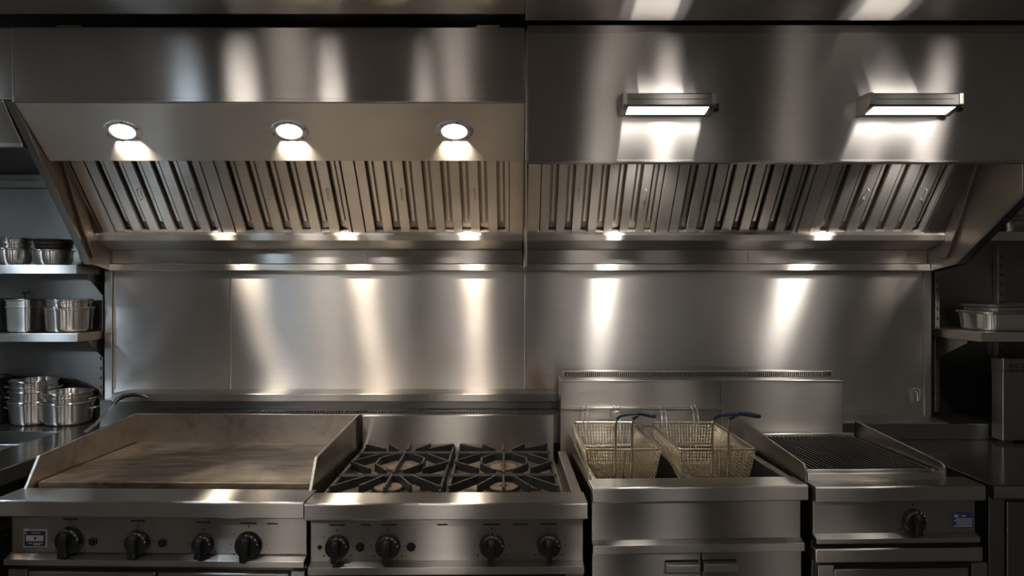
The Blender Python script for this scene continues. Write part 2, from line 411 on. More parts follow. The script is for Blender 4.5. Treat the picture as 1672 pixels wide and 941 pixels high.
# ------------------------------------------------------------------ lamps
def lookat(o, d): o.rotation_euler = Vector(d).to_track_quat('-Z', 'Y').to_euler()
def light(kind, name, loc, d, energy, col, **kw):
    l = bpy.data.lights.new(name, kind); l.energy = energy; l.color = col
    for k, v in kw.items(): setattr(l, k, v)
    o = bpy.data.objects.new(name, l); COL.objects.link(o); o.location = loc; lookat(o, d); return o
WARM = (1, .86, .69); NEUT = (1, .95, .88); COOL = (.82, .91, 1)
nrm = Vector((0, SA[1] - SB[1], -(SB[0] - SA[0]))).normalized(); nrm = Vector((0, -abs(nrm.y), -abs(nrm.z)))
sx = Vector((1, 0, 0))
for (px, lab) in ((201, 'round recessed lamp in the hood over the griddle'), (473, 'round recessed lamp in the hood above the range end of the griddle'), (742, 'round recessed lamp in the hood above the gas range')):
    tt = .455; Y = SA[0] + (SB[0] - SA[0]) * tt; Zz = SA[1] + (SB[1] - SA[1]) * tt; c = Vector((PX(px, Y), Y, Zz))
    t = thing('recessed_lamp', lab, 'lamp', c, group='round hood lamps')
    M().disc(c, nrm, [(.044, -.004), (.044, .004), (.048, .008), (.064, .006), (.069, .001), (.069, -.003)], 40, .66).build('trim_ring', 'plate_silver', t)
    M().disc(c, nrm, [(.0001, .0055), (.028, .005), (.0445, .003)], 40, .66).build('lens', 'warm_lens', t)
    m = M()
    u = nrm.cross(sx)
    for k in range(6):
        a = 2 * pi * k / 6 + .3; m.disc(c + (sx * cos(a) + u * sin(a) * .66) * .0605, nrm, [(.0035, .004), (.0035, .009), (.0001, .0095)], 10)
    m.build('screws', 'dim_steel', t)
    dn = Vector((0, SB[0] - SA[0], SB[1] - SA[1])).normalized()
    light('SPOT', 'lamp_beam', c + nrm * .022, (0, -.10, -1), 17, WARM, spot_size=R(98), spot_blend=.6, shadow_soft_size=.025)
    light('AREA', 'lamp_wash', c + nrm * .014 + dn * .040, (0, .88, -.475), .8, WARM, shape='RECTANGLE', size=.085, size_y=.012, spread=R(84))
def bar_light(px0, px1, lab):
    xa, xb = PX(px0, 2.28), PX(px1, 2.28)
    t = thing('bar_light', lab, 'lamp', ((xa + xb) / 2, FY, 2.16), group='hood bar lights')
    yf, yb = 2.275, FY - .001
    zt, zm, zb = PZ(151.5, yf), PZ(172, yf), PZ(188, 2.345)
    prof = [(yb, zt + .004), (yf + .004, zt), (yf, zt - .004), (yf, zm + .002), (yf + .004, zm - .002), (2.345, zb), (yb, zb)]
    M().prism(prof, 'x', xa, xb).build('housing', 'dim_steel', t, .0015)
    for x0, x1 in ((xa - .004, xa + .012), (xb - .012, xb + .004)):
        M().prism([(a + (.0 if a > 2.3 else -.002), b + (.002 if b > 2.15 else -.002)) for a, b in prof], 'x', x0, x1).build('end_cap', 'brushed_steel', t, .0015)
    M().box(xa + .02, xb - .03, yf - .0006, yf + .003, (zt + zm) / 2 - .001, (zt + zm) / 2 + .0008).build('seam', 'black_gap', t)
    dv = Vector((0, 2.345 - yf - .004, zb - zm + .002)); n = Vector((0, dv.z, -dv.y)).normalized()
    p0 = Vector((0, yf + .008, zm - .003)) + n * .0015; p1 = Vector((0, 2.339, zb + .001)) + n * .0015
    q0 = p0 - n * .003; q1 = p1 - n * .003
    M().prism([(p.y, p.z) for p in (p0, p1, q1, q0)], 'x', xa + .016, xb - .018).build('lens', 'cool_lens', t)
    M().disc((xb + .004, 2.315, PZ(176, 2.315)), (1, 0, 0), [(.012, 0), (.012, .008), (.015, .009), (.015, .017), (.010, .019), (.0001, .019)], 12).build('cable_gland', 'black_plastic', t)
    light('AREA', 'bar_glow', ((xa + xb) / 2, 2.312, zb - .012), (0, -.12, -1), .24, NEUT, shape='RECTANGLE', size=.28, size_y=.04)
    M().box(xa + .03, xb - .03, 2.30, 2.335, zt + .0005, zt + .0035).build('added_upper_lens', 'cool_lens', t)  # unseen glowing strip added to brighten the fascia and ceiling above the bar
    light('AREA', 'added_uplight', ((xa + xb) / 2, 2.315, zt + .010), (0, .05, 1), .13, NEUT, shape='RECTANGLE', size=.16, size_y=.03)
bar_light(1018.5, 1167, 'bar light on the hood face above the fryer baskets')
bar_light(1420, 1570, 'bar light on the hood face above the charbroiler')
# unseen lamps added behind the right fascia: they light the filters and the splash
for X, lab in ((.50, 'small unseen lamp added behind the hood face above the fryer'), (1.52, 'small unseen lamp added behind the hood face above the charbroiler')):
    t = thing('added_hood_lamp', lab, 'lamp', (X, FY + .05, 2.09), group='added hood lamps')
    M().disc((X, FY + .0125, 2.09), (0, 1, 0), [(.045, 0), (.045, .012), (.035, .02), (.034, .024)], 20).build('base', 'dim_steel', t)
    M().disc((X, FY + .036, 2.09), (0, 1, 0), [(.034, 0), (.034, .025), (.028, .042), (.015, .052), (.0001, .055)], 20).build('globe', 'fill_lens', t)
    light('SPOT', 'added_hood_beam', (X, FY + .105, 2.06), (0, .52, -.85), 12, NEUT, spot_size=R(104), spot_blend=.6, shadow_soft_size=.03)
# unseen square ceiling lamps added behind the photographer for ambient light
def added_ceiling_lamp(x, y, sx_, sy_, e, lab):
    t = thing('added_ceiling_light', lab, 'lamp', (x, y, 2.46), group='added aisle ceiling lights')
    m = M()
    for a in ((x - sx_, x + sx_, y - sy_, y - sy_ + .02), (x - sx_, x + sx_, y + sy_ - .02, y + sy_), (x - sx_, x - sx_ + .02, y - sy_ + .02, y + sy_ - .02), (x + sx_ - .02, x + sx_, y - sy_ + .02, y + sy_ - .02)):
        m.box(*a, 2.435, 2.4615)
    m.build('frame', 'plate_silver', t, .002)
    M().box(x - sx_ + .018, x + sx_ - .018, y - sy_ + .018, y + sy_ - .018, 2.443, 2.46).build('diffuser', 'fill_lens', t)
added_ceiling_lamp(-1.5, -.9, .17, .17, 0, 'unseen square ceiling light added behind the photographer, griddle side')
added_ceiling_lamp(1.5, -.9, .17, .17, 0, 'unseen square ceiling light added behind the photographer, fryer side')
def ceiling_spot(x, y, r, mat, lab):
    zc_ = 2.47 if x < .046 else 2.462
    t = thing('ceiling_downlight', lab, 'lamp', (x, y, zc_), group='aisle ceiling downlights')
    M().disc((x, y, zc_ + .001), (0, 0, -1), [(r * .9, 0), (r * .9, .006), (r, .010), (r * 1.18, .009), (r * 1.25, .003), (r * 1.25, 0)], 28).build('trim_ring', 'plate_silver', t)
    M().disc((x, y, zc_ + .001), (0, 0, -1), [(r * .92, 0), (r * .9, .0075), (.0001, .009)], 28).build('lens', mat, t)
for x, y, r, mat, lab in ((-1.276, 1.5, .075, 'spot_lens', 'bright ceiling downlight over the aisle in front of the griddle'),
        (-.867, 1.5, .06, 'spot_lens', 'ceiling downlight over the aisle between griddle and range'),
        (-1.73, 1.1, .075, 'spot_lens_cool', 'cold ceiling downlight over the aisle at the sink end of the griddle'),
        (-.42, 1.5, .05, 'spot_lens_dim', 'dim ceiling downlight over the aisle in front of the range'),
        (.74, 1.5, .06, 'spot_lens', 'wide ceiling downlight over the aisle in front of the fryer'),
        (2.03, 1.5, .06, 'spot_lens', 'ceiling downlight over the aisle in front of the charbroiler'),
        (1.80, 1.42, .05, 'spot_lens_dim', 'dim ceiling downlight over the aisle beside the charbroiler'),
        (-.37, 0, .075, 'spot_lens', 'ceiling downlight over the photographer on the range side'),
        (.58, .1, .075, 'spot_lens', 'ceiling downlight over the photographer on the fryer side'),
        (2.35, 0, .06, 'spot_lens_dim', 'ceiling downlight behind the photographer towards the charbroiler'),
        (-1.9, 0, .07, 'spot_lens_dim', 'ceiling downlight behind the photographer towards the griddle'),
        (-2.9, 1.8, .15, 'spot_lens_cool', 'cold ceiling downlight over the aisle in front of the sink counter')):
    ceiling_spot(x, y, r, mat, lab)
# unseen lamps added on the opposite aisle wall: they put the vertical sheen on the appliance fronts
for x, z, r, lab in ((-.60, 1.32, .046, 'unseen round lamp added on the opposite aisle wall facing the range'), (1.06, 1.32, .036, 'unseen round lamp added on the opposite aisle wall facing the fryer'),
                  (3.0, 1.32, .027, 'unseen round lamp added on the opposite aisle wall facing the charbroiler'), (-2.35, 1.32, .045, 'unseen round lamp added on the opposite aisle wall facing the griddle')):
    t = thing('added_wall_lamp', lab, 'lamp', (x, -2.6, z), group='added lamps of the opposite wall')
    M().disc((x, -2.599, z), (0, 1, 0), [(r * 1.5, 0), (r * 1.5, .03), (r * 1.2, .045), (r, .045)], 24).build('base', 'plate_silver', t)
    M().disc((x, -2.556, z), (0, 1, 0), [(r, 0), (r, .02), (r * .8, .05), (r * .4, .065), (.0001, .068)], 24).build('globe', 'sheen_lens', t)

t = thing('added_wall_lamp', 'cold unseen lamp added on the side wall over the sink counter', 'lamp', (-3.2, 1.0, 1.75))  # unseen lamp added to brighten the left shelves and pots
M().disc((-3.199, 1.0, 1.75), (1, 0, 0), [(.09, 0), (.09, .03), (.05, .045), (.035, .045)], 24).build('base', 'plate_silver', t)
M().disc((-3.156, 1.0, 1.75), (1, 0, 0), [(.033, 0), (.033, .02), (.027, .05), (.015, .065), (.0001, .068)], 24).build('globe', 'spot_lens_cool', t)

# ------------------------------------------------------------------ shared appliance details
def lip(m, x0, x1, yf, yb, zt, zb, r=.0065):
    pr = [(yb, zt)]
    for k in range(5):
        a = R(90 + 22.5 * k); pr.append((yf + r + r * cos(a), zt - r + r * sin(a)))
    pr += [(yf, zb + .003), (yf + .003, zb), (yf + .03, zb), (yf + .03, zt - .014), (yb, zt - .014)]
    m.prism(pr, 'x', x0, x1); return m
def rail(x0, x1, y_panel, yf, z_back, z_front, z_bot):
    return M().prism([(y_panel, z_back), (yf, z_front), (yf, z_bot), (y_panel, z_bot)], 'x', x0, x1)
def knob(parent, x, y, z, r, turn=0):
    k = M().disc((x, y, z), (0, -1, 0), [(r * 1.06, 0), (r * 1.06, .006), (r, .010), (r * .96, .018), (r * .80, .022), (r * .78, .022)], 32)
    # wedge grip standing off the dial
    ca, sa = cos(turn), sin(turn)
    def g(a, b): return (x + a * ca - b * sa, z + a * sa + b * ca)
    k.prism([g(-r * .30, -r * 1.12), g(r * .22, -r * 1.12), g(r * .30, r * .62), g(r * .12, r * .82), g(-r * .18, r * .82), g(-r * .34, r * .62)], 'y', y - .040, y - .018)
    o = k.build('knob', 'black_plastic', parent, .0025)
    mk = M()
    for a in (90, 62, 38, 12):
        aa = R(a); cx_, cz_ = x + r * .90 * cos(aa), z + r * .90 * sin(aa)
        mk.box(cx_ - .0011, cx_ + .0011, y - .0212, y - .0195, cz_ - .0020, cz_ + .0020)
    mk.build('dial_marks', 'mark_white', o, off=parent['_piv'])
    tk = M()
    for a in (90, 145, 180, 215, 238, 302, 325, 0):
        aa = R(a); d = r * 1.42; cx_, cz_ = x + d * cos(aa), z + d * sin(aa)
        s_ = .0021 if a in (90, 215, 325) else .0014
        tk.box(cx_ - s_, cx_ + s_, y - .0006, y + .001, cz_ - s_ * 1.3, cz_ + s_ * 1.3)
    tk.build('marking', 'mark_black', parent)
    return o
def igniter(parent, x, y, z, r=.011):
    o = M().disc((x, y, z), (0, -1, 0), [(r * 1.25, 0), (r * 1.2, .004), (r, .006), (r * .7, .006), (r * .66, .003), (r * .5, .003), (r * .45, .009), (.0001, .010)], 20).build('igniter_button', 'black_plastic', parent)
def slot_marks(parent, y, lst):
    for x, z, w in lst: M().box(x - w / 2, x + w / 2, y - .0006, y + .001, z - .0022, z + .0022).build('slot_mark', 'mark_black', parent)
def feet(parent, x0, x1, y0, y1):
    for x in (x0 + .06, x1 - .06):
        for y in (y0 + .08, y1 - .08):
            M().disc((x, y, 0), (0, 0, 1), [(.03, 0), (.03, .012), (.02, .02), (.02, .105)], 16).build('foot', 'dim_steel', parent)

# ------------------------------------------------------------------ griddle
P = (-.617, 2.0, 0)
gx0, gx1 = -1.560, -.619
g = thing('griddle', 'steel flat-top griddle with browned plate and high splash sides', 'griddle', P, -1.2)
lip(M(), gx0, gx1, 2.0, 2.125, .8985, .848).build('front_ledge', 'brushed_steel', g, .001)
M().box(gx0 + .03, gx1 - .010, 2.06, 2.72, .10, .847).build('body', 'dim_steel', g, .002)
M().box(gx0 + .024, gx1 - .006, 2.048, 2.062, .724, .852).build('control_panel', 'front_steel', g, .0015)
rail(gx0 + .020, gx1 - .006, 2.055, 2.02, .724, .713, .695).build('lower_rail', 'brushed_steel', g, .001)
M().box(-1.530, -.640, 2.150, 2.715, .862, .911).build('griddle_plate', 'griddle_plate', g, .003)
M().box(-1.545, -.630, 2.118, 2.150, .850, .880).build('grease_trough', 'griddle_steel', g, .002)
M().box(-1.545, -.630, 2.712, 2.722, .855, 1.0255).build('back_splash', 'griddle_steel', g, .0015)
for X in (-1.541, -.634):
    M().prism([(2.108, .8995), (2.166, .988), (2.17, .991), (2.722, 1.0265), (2.722, .86), (2.125, .86)], 'x', X - .005, X + .005).build('side_splash', 'griddle_steel', g, .0018)
slot_marks(g, 2.048, [(PX(a, 2.05), PZ(b, 2.05), w) for a, b, w in ((110, 850.5, .046), (222, 852.5, .044), (330, 854, .044), (405, 855, .05), (444, 855.5, .034))])
for a, b, r in ((109, 886.5, .0395), (222, 889, .0355), (330, 891, .031), (405, 892, .0385)): knob(g, PX(a, 2.048), 2.048, PZ(b, 2.04), r, -.08)
for a, b in ((147, 887), (262.5, 888.5)): igniter(g, PX(a, 2.048), 2.048, PZ(b, 2.048))
n = M().box(PX(31, 2.046), PX(70, 2.046), 2.044, 2.049, PZ(897.5, 2.046), PZ(868.5, 2.046)).build('name_plate', 'plate_silver', g, .001)
M().box(PX(33, 2.046), PX(68, 2.046), 2.0432, 2.0445, PZ(895.5, 2.046), PZ(870.5, 2.046)).build('plate_field', 'plate_dark', n, off=P)
m = M(); m.box(PX(36, 2.046), PX(65, 2.046), 2.0425, 2.0434, PZ(887, 2.046), PZ(877.5, 2.046))
for a, b, cc in ((45, 60, 873.5), (40, 46, 890.5), (48, 64, 890.5), (48, 60, 893)): m.box(PX(a, 2.046), PX(b, 2.046), 2.0425, 2.0434, PZ(cc + .7, 2.046), PZ(cc - .7, 2.046))
m.disc((PX(35.3, 2.046), 2.0434, PZ(874, 2.046)), (0, -1, 0), [(.003, 0), (.003, .0009)], 12)
m.build('plate_print', 'plate_silver', n, off=P)
M().box(PX(50, 2.046), PX(53, 2.046), 2.0418, 2.0428, PZ(884, 2.046), PZ(880, 2.046)).build('plate_dot', 'mark_black', n, off=P)
xm = PX(255, 2.04)
for x0, x1 in ((gx0 + .085, xm - .003), (xm + .003, gx1 - .055)):
    d = M().box(x0, x1, 2.030, 2.059, .14, .673).build('door', 'front_steel', g, .004)
for x0, x1 in ((gx0 + .022, gx0 + .08), (gx1 - .05, gx1 - .008)): M().box(x0, x1, 2.035, 2.061, .12, .678).build('corner_post', 'front_steel', g, .002)
feet(g, gx0 + .03, gx1, 2.06, 2.72)

# flue strip and riser behind griddle and range
fv = thing('flue_vent', 'dark slotted vent strip running behind the griddle and range', 'vent', (-.65, 2.78, .9))
M().box(-1.515, .196, 2.752, 2.844, .90, 1.020).build('flue_box', 'dim_steel', fv, .002)
M().box(-1.50, .185, 2.757, 2.832, 1.0195, 1.0225).build('vent_opening', 'black_gap', fv)
m = M(); x = -1.49
while x < .18: m.box(x, x + .004, 2.757, 2.785, 1.0215, 1.028); x += .0125
m.box(-1.495, .182, 2.785, 2.790, 1.0215, 1.030)
m.build('slats', 'dim_steel', fv)

# ------------------------------------------------------------------ gas range
P = (.2245, 2.0, 0)
rx0, rx1 = -.614, .2245
rg = thing('gas_range', 'steel gas range top with four black knobs', 'range', P, .7)
lip(M(), rx0, rx1, 2.0, 2.108, .897, .8465).build('front_ledge', 'brushed_steel', rg, .001)
M().box(rx0 + .034, rx1 - .012, 2.06, 2.645, .10, .846).build('body', 'dim_steel', rg, .002)
M().box(rx0 + .006, rx1 - .008, 2.046, 2.062, .708, .850).build('control_panel', 'front_steel', rg, .0015)
rail(rx0 + .006, rx1 - .008, 2.055, 2.015, .710, .7015, .679).build('lower_rail', 'brushed_steel', rg, .001)
M().box(rx0 + .026, rx1 - .048, 2.105, 2.722, .838, .850).build('burner_well', 'well_steel', rg, .002)
for x0, x1 in ((rx0 + .025, rx0 + .036), (rx1 - .036, rx1 - .004)):
    M().box(x0, x1, 2.105, 2.722 if x1 < 0 else 2.648, .84, .8935).build('side_rail', 'brushed_steel', rg, .002)
M().box(rx0 + .022, rx1 - .048, 2.716, 2.728, .84, 1.022).build('back_splash', 'brushed_steel', rg, .0015)
zk = PZ(892, 2.04)
slot_marks(rg, 2.046, [(PX(a, 2.046), PZ(856, 2.046), w) for a, w in ((552, .05), (598.5, .027), (636, .045), (723, .03), (803, .05), (851, .046), (896, .05))])
for a, r in ((552.5, .0345), (634.5, .036), (803.5, .0365), (896, .0355)): knob(rg, PX(a, 2.046), 2.046, zk, r, -.02)
for a in (589.5, 672): igniter(rg, PX(a, 2.046), 2.046, PZ(892, 2.046))
x = PX(524, 2.046); z = PZ(892, 2.046)
M().prism([(x - .009, z), (x, z - .009), (x + .009, z), (x, z + .009)], 'y', 2.0445, 2.047).build('diamond_mark', 'mark_black', rg)
for x0, x1 in ((rx0 + .006, rx0 + .055), (rx1 - .055, rx1 - .008)): M().box(x0, x1, 2.04, 2.061, .12, .672).build('corner_post', 'front_steel', rg, .002)
d = M().box(rx0 + .06, rx1 - .06, 2.030, 2.059, .14, .664).build('oven_door', 'front_steel', rg, .005)
feet(rg, rx0 + .012, rx1 - .012, 2.06, 2.72)
cxm = -.212; halfw = .183
ROWS = [(2.112, 2.275), (2.283, 2.588), (2.596, 2.708)]
BURN = [2.20, 2.445]
for cx in (cxm - halfw - .006, cxm + halfw + .004):
    for by in BURN:
        b = M().disc((cx, by, .850), (0, 0, 1), [(.062, 0), (.062, .012), (.05, .018), (.05, .024), (.056, .026), (.054, .032), (.03, .012), (.0001, .012)], 28).build('burner_head', 'burner_iron', rg)
        M().disc((cx, by, .884), (0, 0, 1), [(.047, 0), (.046, .005), (.012, .006), (.011, .003), (.0001, .003)], 24).build('burner_cap', 'burner_iron', b, off=P)
    for by in (2.3, 2.58):
        M().disc((cx + .11, by, .852), (0, 0, 1), [(.02, 0), (.02, .008), (.0001, .01)], 12).build('shutter_disc', 'well_steel', rg)
def finger(m, a, b, zt=.907, h=.026, w=.0052):
    a = Vector((*a, 0)); b = Vector((*b, 0)); d = (b - a).normalized(); s_ = Vector((-d.y, d.x, 0)) * w
    q = []
    for p, e in ((a, 0), (b, 0)):
        q += [p - s_ + Vector((0, 0, zt - h)), p + s_ + Vector((0, 0, zt - h)), p + s_ * .7 + Vector((0, 0, zt)), p - s_ * .7 + Vector((0, 0, zt))]
    m.add(q, [(0, 1, 2, 3), (7, 6, 5, 4), (0, 4, 5, 1), (1, 5, 6, 2), (2, 6, 7, 3), (3, 7, 4, 0)])
PAT = {
 1: [((0, -1), (0, 1)), ((-.20, .72), (-.46, .32)), ((-.46, .32), (-.46, -.22)), ((-.46, -.22), (-.17, -.80)),
     ((.20, .72), (.48, .32)), ((.48, -.22), (.48, .32)), ((.48, -.22), (.19, -.80)),
     ((-1, .02), (-.52, .72)), ((-1, -.02), (-.50, -.66)), ((1, .02), (.52, .72)), ((1, -.02), (.54, -.66))],
 0: [((0, -1), (0, .95)), ((-.47, -.72), (-.15, .70)), ((-1, -.85), (-.50, .62)), ((.47, -.72), (.17, .70)), ((1, -.85), (.38, .80))],
 2: [((0, -.85), (0, 1)), ((-.47, .85), (-.20, -.6)), ((-1, .85), (-.48, -.45)), ((.47, .85), (.20, -.6)), ((1, .85), (.48, -.45))]}
GL = {(0, 0): 'cast iron grate at the front of the range beside the griddle', (0, 1): 'middle cast iron grate on the griddle side of the range', (0, 2): 'cast iron grate at the rear of the range beside the griddle splash',
      (1, 0): 'cast iron grate at the front of the range beside the fryer', (1, 1): 'middle cast iron grate on the fryer side of the range', (1, 2): 'cast iron grate at the rear of the range beside the fryer'}
for ci, cx in enumerate((cxm - halfw - .004, cxm + halfw + .004)):
    for ri, (y0, y1) in enumerate(ROWS):
        t = thing('burner_grate', GL[(ci, ri)], 'grate', P, .7, group='cast iron burner grates')
        m = M(); hw = halfw - .003; hy = (y1 - y0) / 2; cy = (y0 + y1) / 2
        for sx_ in (-1, 1): finger(m, (cx + sx_ * (hw - .006), y0), (cx + sx_ * (hw - .006), y1), .902, .03, .0055)
        if ri > 0: finger(m, (cx - hw, y0 + .005), (cx + hw, y0 + .005), .905, .030)
        if ri < 2: finger(m, (cx - hw, y1 - .005), (cx + hw, y1 - .005), .905, .030)
        m.build('grate_frame', 'cast_iron', t, .002)
        for (a, b) in PAT[ri]:
            f = M(); finger(f, (cx + a[0] * (hw - .006), cy + a[1] * hy * .97), (cx + b[0] * (hw - .006), cy + b[1] * hy * .97), .912, .028)
            f.build('grate_finger', 'cast_iron', t, .002)
        m = M()
        for sx_ in (-1, 1):
            for yy in (y0 + .012, y1 - .012): m.box(cx + sx_ * (hw - .006) - .006, cx + sx_ * (hw - .006) + .006, yy - .006, yy + .006, .850, .88)
        m.build('grate_feet', 'cast_iron', t)

# ------------------------------------------------------------------ fryer
P = (.246, 2.05, 0)
fx0, fx1 = .246, .914
ZF = .927
fr = thing('deep_fryer', 'twin-tank steel deep fryer with two small cabinet doors', 'fryer', P, 2.3)
lip(M(), fx0, fx1, 2.05, 2.145, ZF, .879).build('front_ledge', 'brushed_steel', fr, .001)
m = M().box(fx0 + .006, fx1 - .012, 2.09, 2.12, .10, .878)
m.box(fx0 + .006, fx0 + .016, 2.12, 2.625, .10, .90).box(fx1 - .022, fx1 - .012, 2.12, 2.625, .10, .90).box(fx0 + .006, fx1 - .012, 2.615, 2.625, .10, .90)
m.build('body', 'dim_steel', fr, .001)
M().box(fx0, fx1 - .014, 2.072, 2.092, .758, .882).build('front_panel', 'front_steel', fr, .0015)
rail(fx0, fx1 - .012, 2.08, 2.048, .760, .7495, .724).build('lower_rail', 'brushed_steel', fr, .001)
# tank deck with two openings
ta, tb, td, te = fx0 + .028, (fx0 + fx1) / 2 - .014, (fx0 + fx1) / 2 + .006, fx1 - .030
ty0, ty1 = 2.142, 2.60
m = M()
for x0, x1 in ((fx0 + .014, ta), (tb, td), (te, fx1 - .008)): m.box(x0, x1, 2.14, 2.63, ZF - .014, ZF - .0005)
m.box(fx0 + .014, fx1 - .008, ty1, 2.63, ZF - .014, ZF - .001)
m.build('tank_deck', 'brushed_steel', fr, .003)
for a, b in ((ta, tb), (td, te)):
    m = M(); w = .003
    m.box(a - w, a, ty0, ty1, .70, ZF - .008).box(b, b + w, ty0, ty1, .70, ZF - .008).box(a, b, ty0 - w, ty0, .70, ZF - .008).box(a, b, ty1, ty1 + w, .70, ZF - .008).box(a, b, ty0, ty1, .697, .70)
    m.build('fry_tank', 'dim_steel', fr)
    M().box(a + .001, b - .001, ty0 + .001, ty1 - .001, .75, .765).build('tank_oil', 'dark_pan', fr)
M().prism([(2.13, ZF - .01), (2.13, ZF + .004), (2.15, ZF + .010), (2.62, ZF + .035), (2.62, ZF - .01)], 'x', fx0 + .001, fx0 + .008).build('side_guard', 'side_steel', fr, .0015)
xm = PX(1144.5, 2.09)
for i, (x0, x1) in enumerate(((fx0, xm - .002), (xm + .002, fx1 - .014))):
    d = M().box(x0, x1, 2.066, 2.090, .12, .719).build('door', 'front_steel', fr, .002)
    h0, h1 = (PX(1087, 2.07), PX(1141.5, 2.07)) if i == 0 else (PX(1148.5, 2.07), PX(1205, 2.07))
    M().box(h0, h1, 2.0645, 2.067, PZ(937, 2.066), PZ(917, 2.066)).build('handle_recess', 'black_gap', d, off=P)
    M().prism([(2.0655, PZ(938, 2.06)), (2.047, PZ(938, 2.05)), (2.047, PZ(925.5, 2.05)), (2.056, PZ(921, 2.06)), (2.0655, PZ(921, 2.06))], 'x', h0, h1).build('door_handle', 'brushed_steel', d, .002, off=P)
feet(fr, fx0, fx1 - .01, 2.09, 2.62)

# riser with vent behind fryer and charbroiler
rs = thing('flue_riser', 'tall steel riser with louvred top behind the fryer and charbroiler', 'flue riser', (.75, 2.7, .9))
zt = PZ(622, 2.66); xl, xs, xr = PX(915.5, 2.66), PX(1178, 2.66), PX(1376, 2.66)
M().box(xl, xs - .001, 2.66, 2.675, PZ(667, 2.66), zt).build('upper_panel', 'brushed_steel', rs, .002)
M().box(xs + .001, xr, 2.66, 2.675, .90, zt).build('tall_panel', 'brushed_steel', rs, .002)
M().box(xl, xs, 2.672, 2.685, .84, PZ(664, 2.66)).build('recess_panel', 'brushed_steel', rs, .001)
M().box(xl, xr, 2.676, 2.80, .40, zt - .003).build('riser_box', 'dim_steel', rs, .002)
M().box(xl - .001, xr + .001, 2.655, 2.775, zt - .004, zt + .0035).build('top_sheet', 'brushed_steel', rs, .0018)
M().box(xl, xs, 2.648, 2.662, PZ(668.5, 2.655), PZ(665, 2.655)).build('basket_rail', 'brushed_steel', rs, .0015)
v0, v1, vb, vt = PX(921, 2.77), PX(1357, 2.77), PZ(617, 2.77), PZ(606, 2.77)
M().box(v0, v1, 2.772, 2.80, vb, vt - .002).build('vent_back', 'black_gap', rs)
m = M(); x = v0 + .004
while x < v1: m.box(x, x + .0042, 2.766, 2.774, vb, vt - .002); x += .0085
m.build('vent_louvres', 'dim_steel', rs)
m = M().box(v0 - .003, v1 + .003, 2.760, 2.80, vt - .003, vt + .002); m.box(v0 - .003, v0, 2.762, 2.80, vb, vt)
m.build('vent_cap', 'brushed_steel', rs, .0008)

# ------------------------------------------------------------------ fry baskets
def basket(cx, label, hx):
    yf, yb, zr = 2.165, 2.60, 1.016
    t = thing('fry_basket', label, 'fry basket', (cx, 2.38, .86), group='wire fry baskets')
    w1, w0 = .122, .098          # half widths at rim and floor
    zb = .868; y0f, y0b = yf + .022, yb - .022
    def P3(u, v, k):             # u -1..1 across, v 0..1 deep, k 0 floor..1 rim
        w = w0 + (w1 - w0) * k; a = y0f + (yf - y0f) * k; b = y0b + (yb - y0b) * k
        return (cx + u * w, a + (b - a) * v, zb + (zr - zb) * k)
    m = M(); r = .00105
    nu, nv, nk = 21, 34, 12
    def wire(pts): m.tube(pts, r, 4, False)
    for i in range(nu + 1):
        u = -1 + 2 * i / nu
        wire([P3(u, 0, 1), P3(u, 0, 0), P3(u, 1, 0), P3(u, 1, 1)])
    for j in range(1, nv):
        v = j / nv
        wire([P3(-1, v, 1), P3(-1, v, 0), P3(1, v, 0), P3(1, v, 1)])
    for k in range(nk):
        kk = k / nk
        m.tube([P3(-1, 0, kk), P3(1, 0, kk), P3(1, 1, kk), P3(-1, 1, kk)], r, 4, True)
    m.build('wire_mesh', 'wire_steel', t, sharp=False)
    rim = []
    for (u, v, a0) in ((1, 1, 0), (-1, 1, 90), (-1, 0, 180), (1, 0, 270)):
        c = Vector(P3(u, v, 1)); rr = .016
        for k in range(5):
            a = R(a0 + 22.5 * k); rim.append((c.x - u * rr + rr * cos(a), c.y + (-rr if v == 1 else rr) + rr * sin(a), zr))
    M().tube(rim, .0034, 8, True).build('rim', 'wire_steel', t)
    # double hooks over the riser's rail
    for hxk in (-.072, .052):
        m = M()
        for s_ in (-.0085, .0085):
            m.tube([(cx + hxk + s_, yb - .004, .96), (cx + hxk + s_, yb - .002, zr + .01), (cx + hxk + s_, yb + .022, zr + .045), (cx + hxk + s_, 2.642, 1.064), (cx + hxk + s_, 2.647, 1.0715), (cx + hxk + s_, 2.655, 1.0715), (cx + hxk + s_, 2.655, 1.067)], .0022, 6)
        m.tube([(cx + hxk - .013, 2.630, 1.052), (cx + hxk + .013, 2.630, 1.052)], .0024, 6)
        m.build('hook', 'pot_steel', t)
    # upright rods on the front face carrying the handle
    m = M(); pts = []
    for s_ in (-.030, .022):
        m.tube([(hx + s_, y0f - .004, zb), (hx + s_, yf - .006, zr - .01), (hx + s_, yf - .006, zr + .075), (hx + s_ + .006, yf - .008, zr + .104)], .0034, 6)
    m.tube([(hx - .004, y0f - .004, zb), (hx - .004, yf - .006, zr)], .0030, 6)
    m.tube([(hx - .030, yf - .006, zr + .0), (hx + .022, yf - .006, zr + .0)], .003, 6)
    m.build('handle_rods', 'wire_steel', t)
    jx, jy, jz = hx + .036, 2.08, zr + .130
    m = M()
    for s_ in (-.030, .022):
        m.tube([(hx + s_ + .005, yf - .007, zr + .100), (hx + s_ + .016, yf - .03, zr + .114), (jx - .012 + s_ * .25, jy + .015, jz - .004), (jx + .012, jy, jz)], .0052, 8)
    m.tube([(jx - .004, jy + .006, jz), (jx + .006, jy - .015, jz + .003), (jx + .022, jy - .075, jz + .008), (jx + .024, jy - .088, jz + .009)], [.006, .0075, .0072, .0055], 8)
    m.build('grip', 'blue_vinyl', t)
basket(.357, 'wire fry basket with blue handle in the fryer tank next to the range', .362)
basket(.660, 'wire fry basket with blue handle in the fryer tank next to the charbroiler', .672)

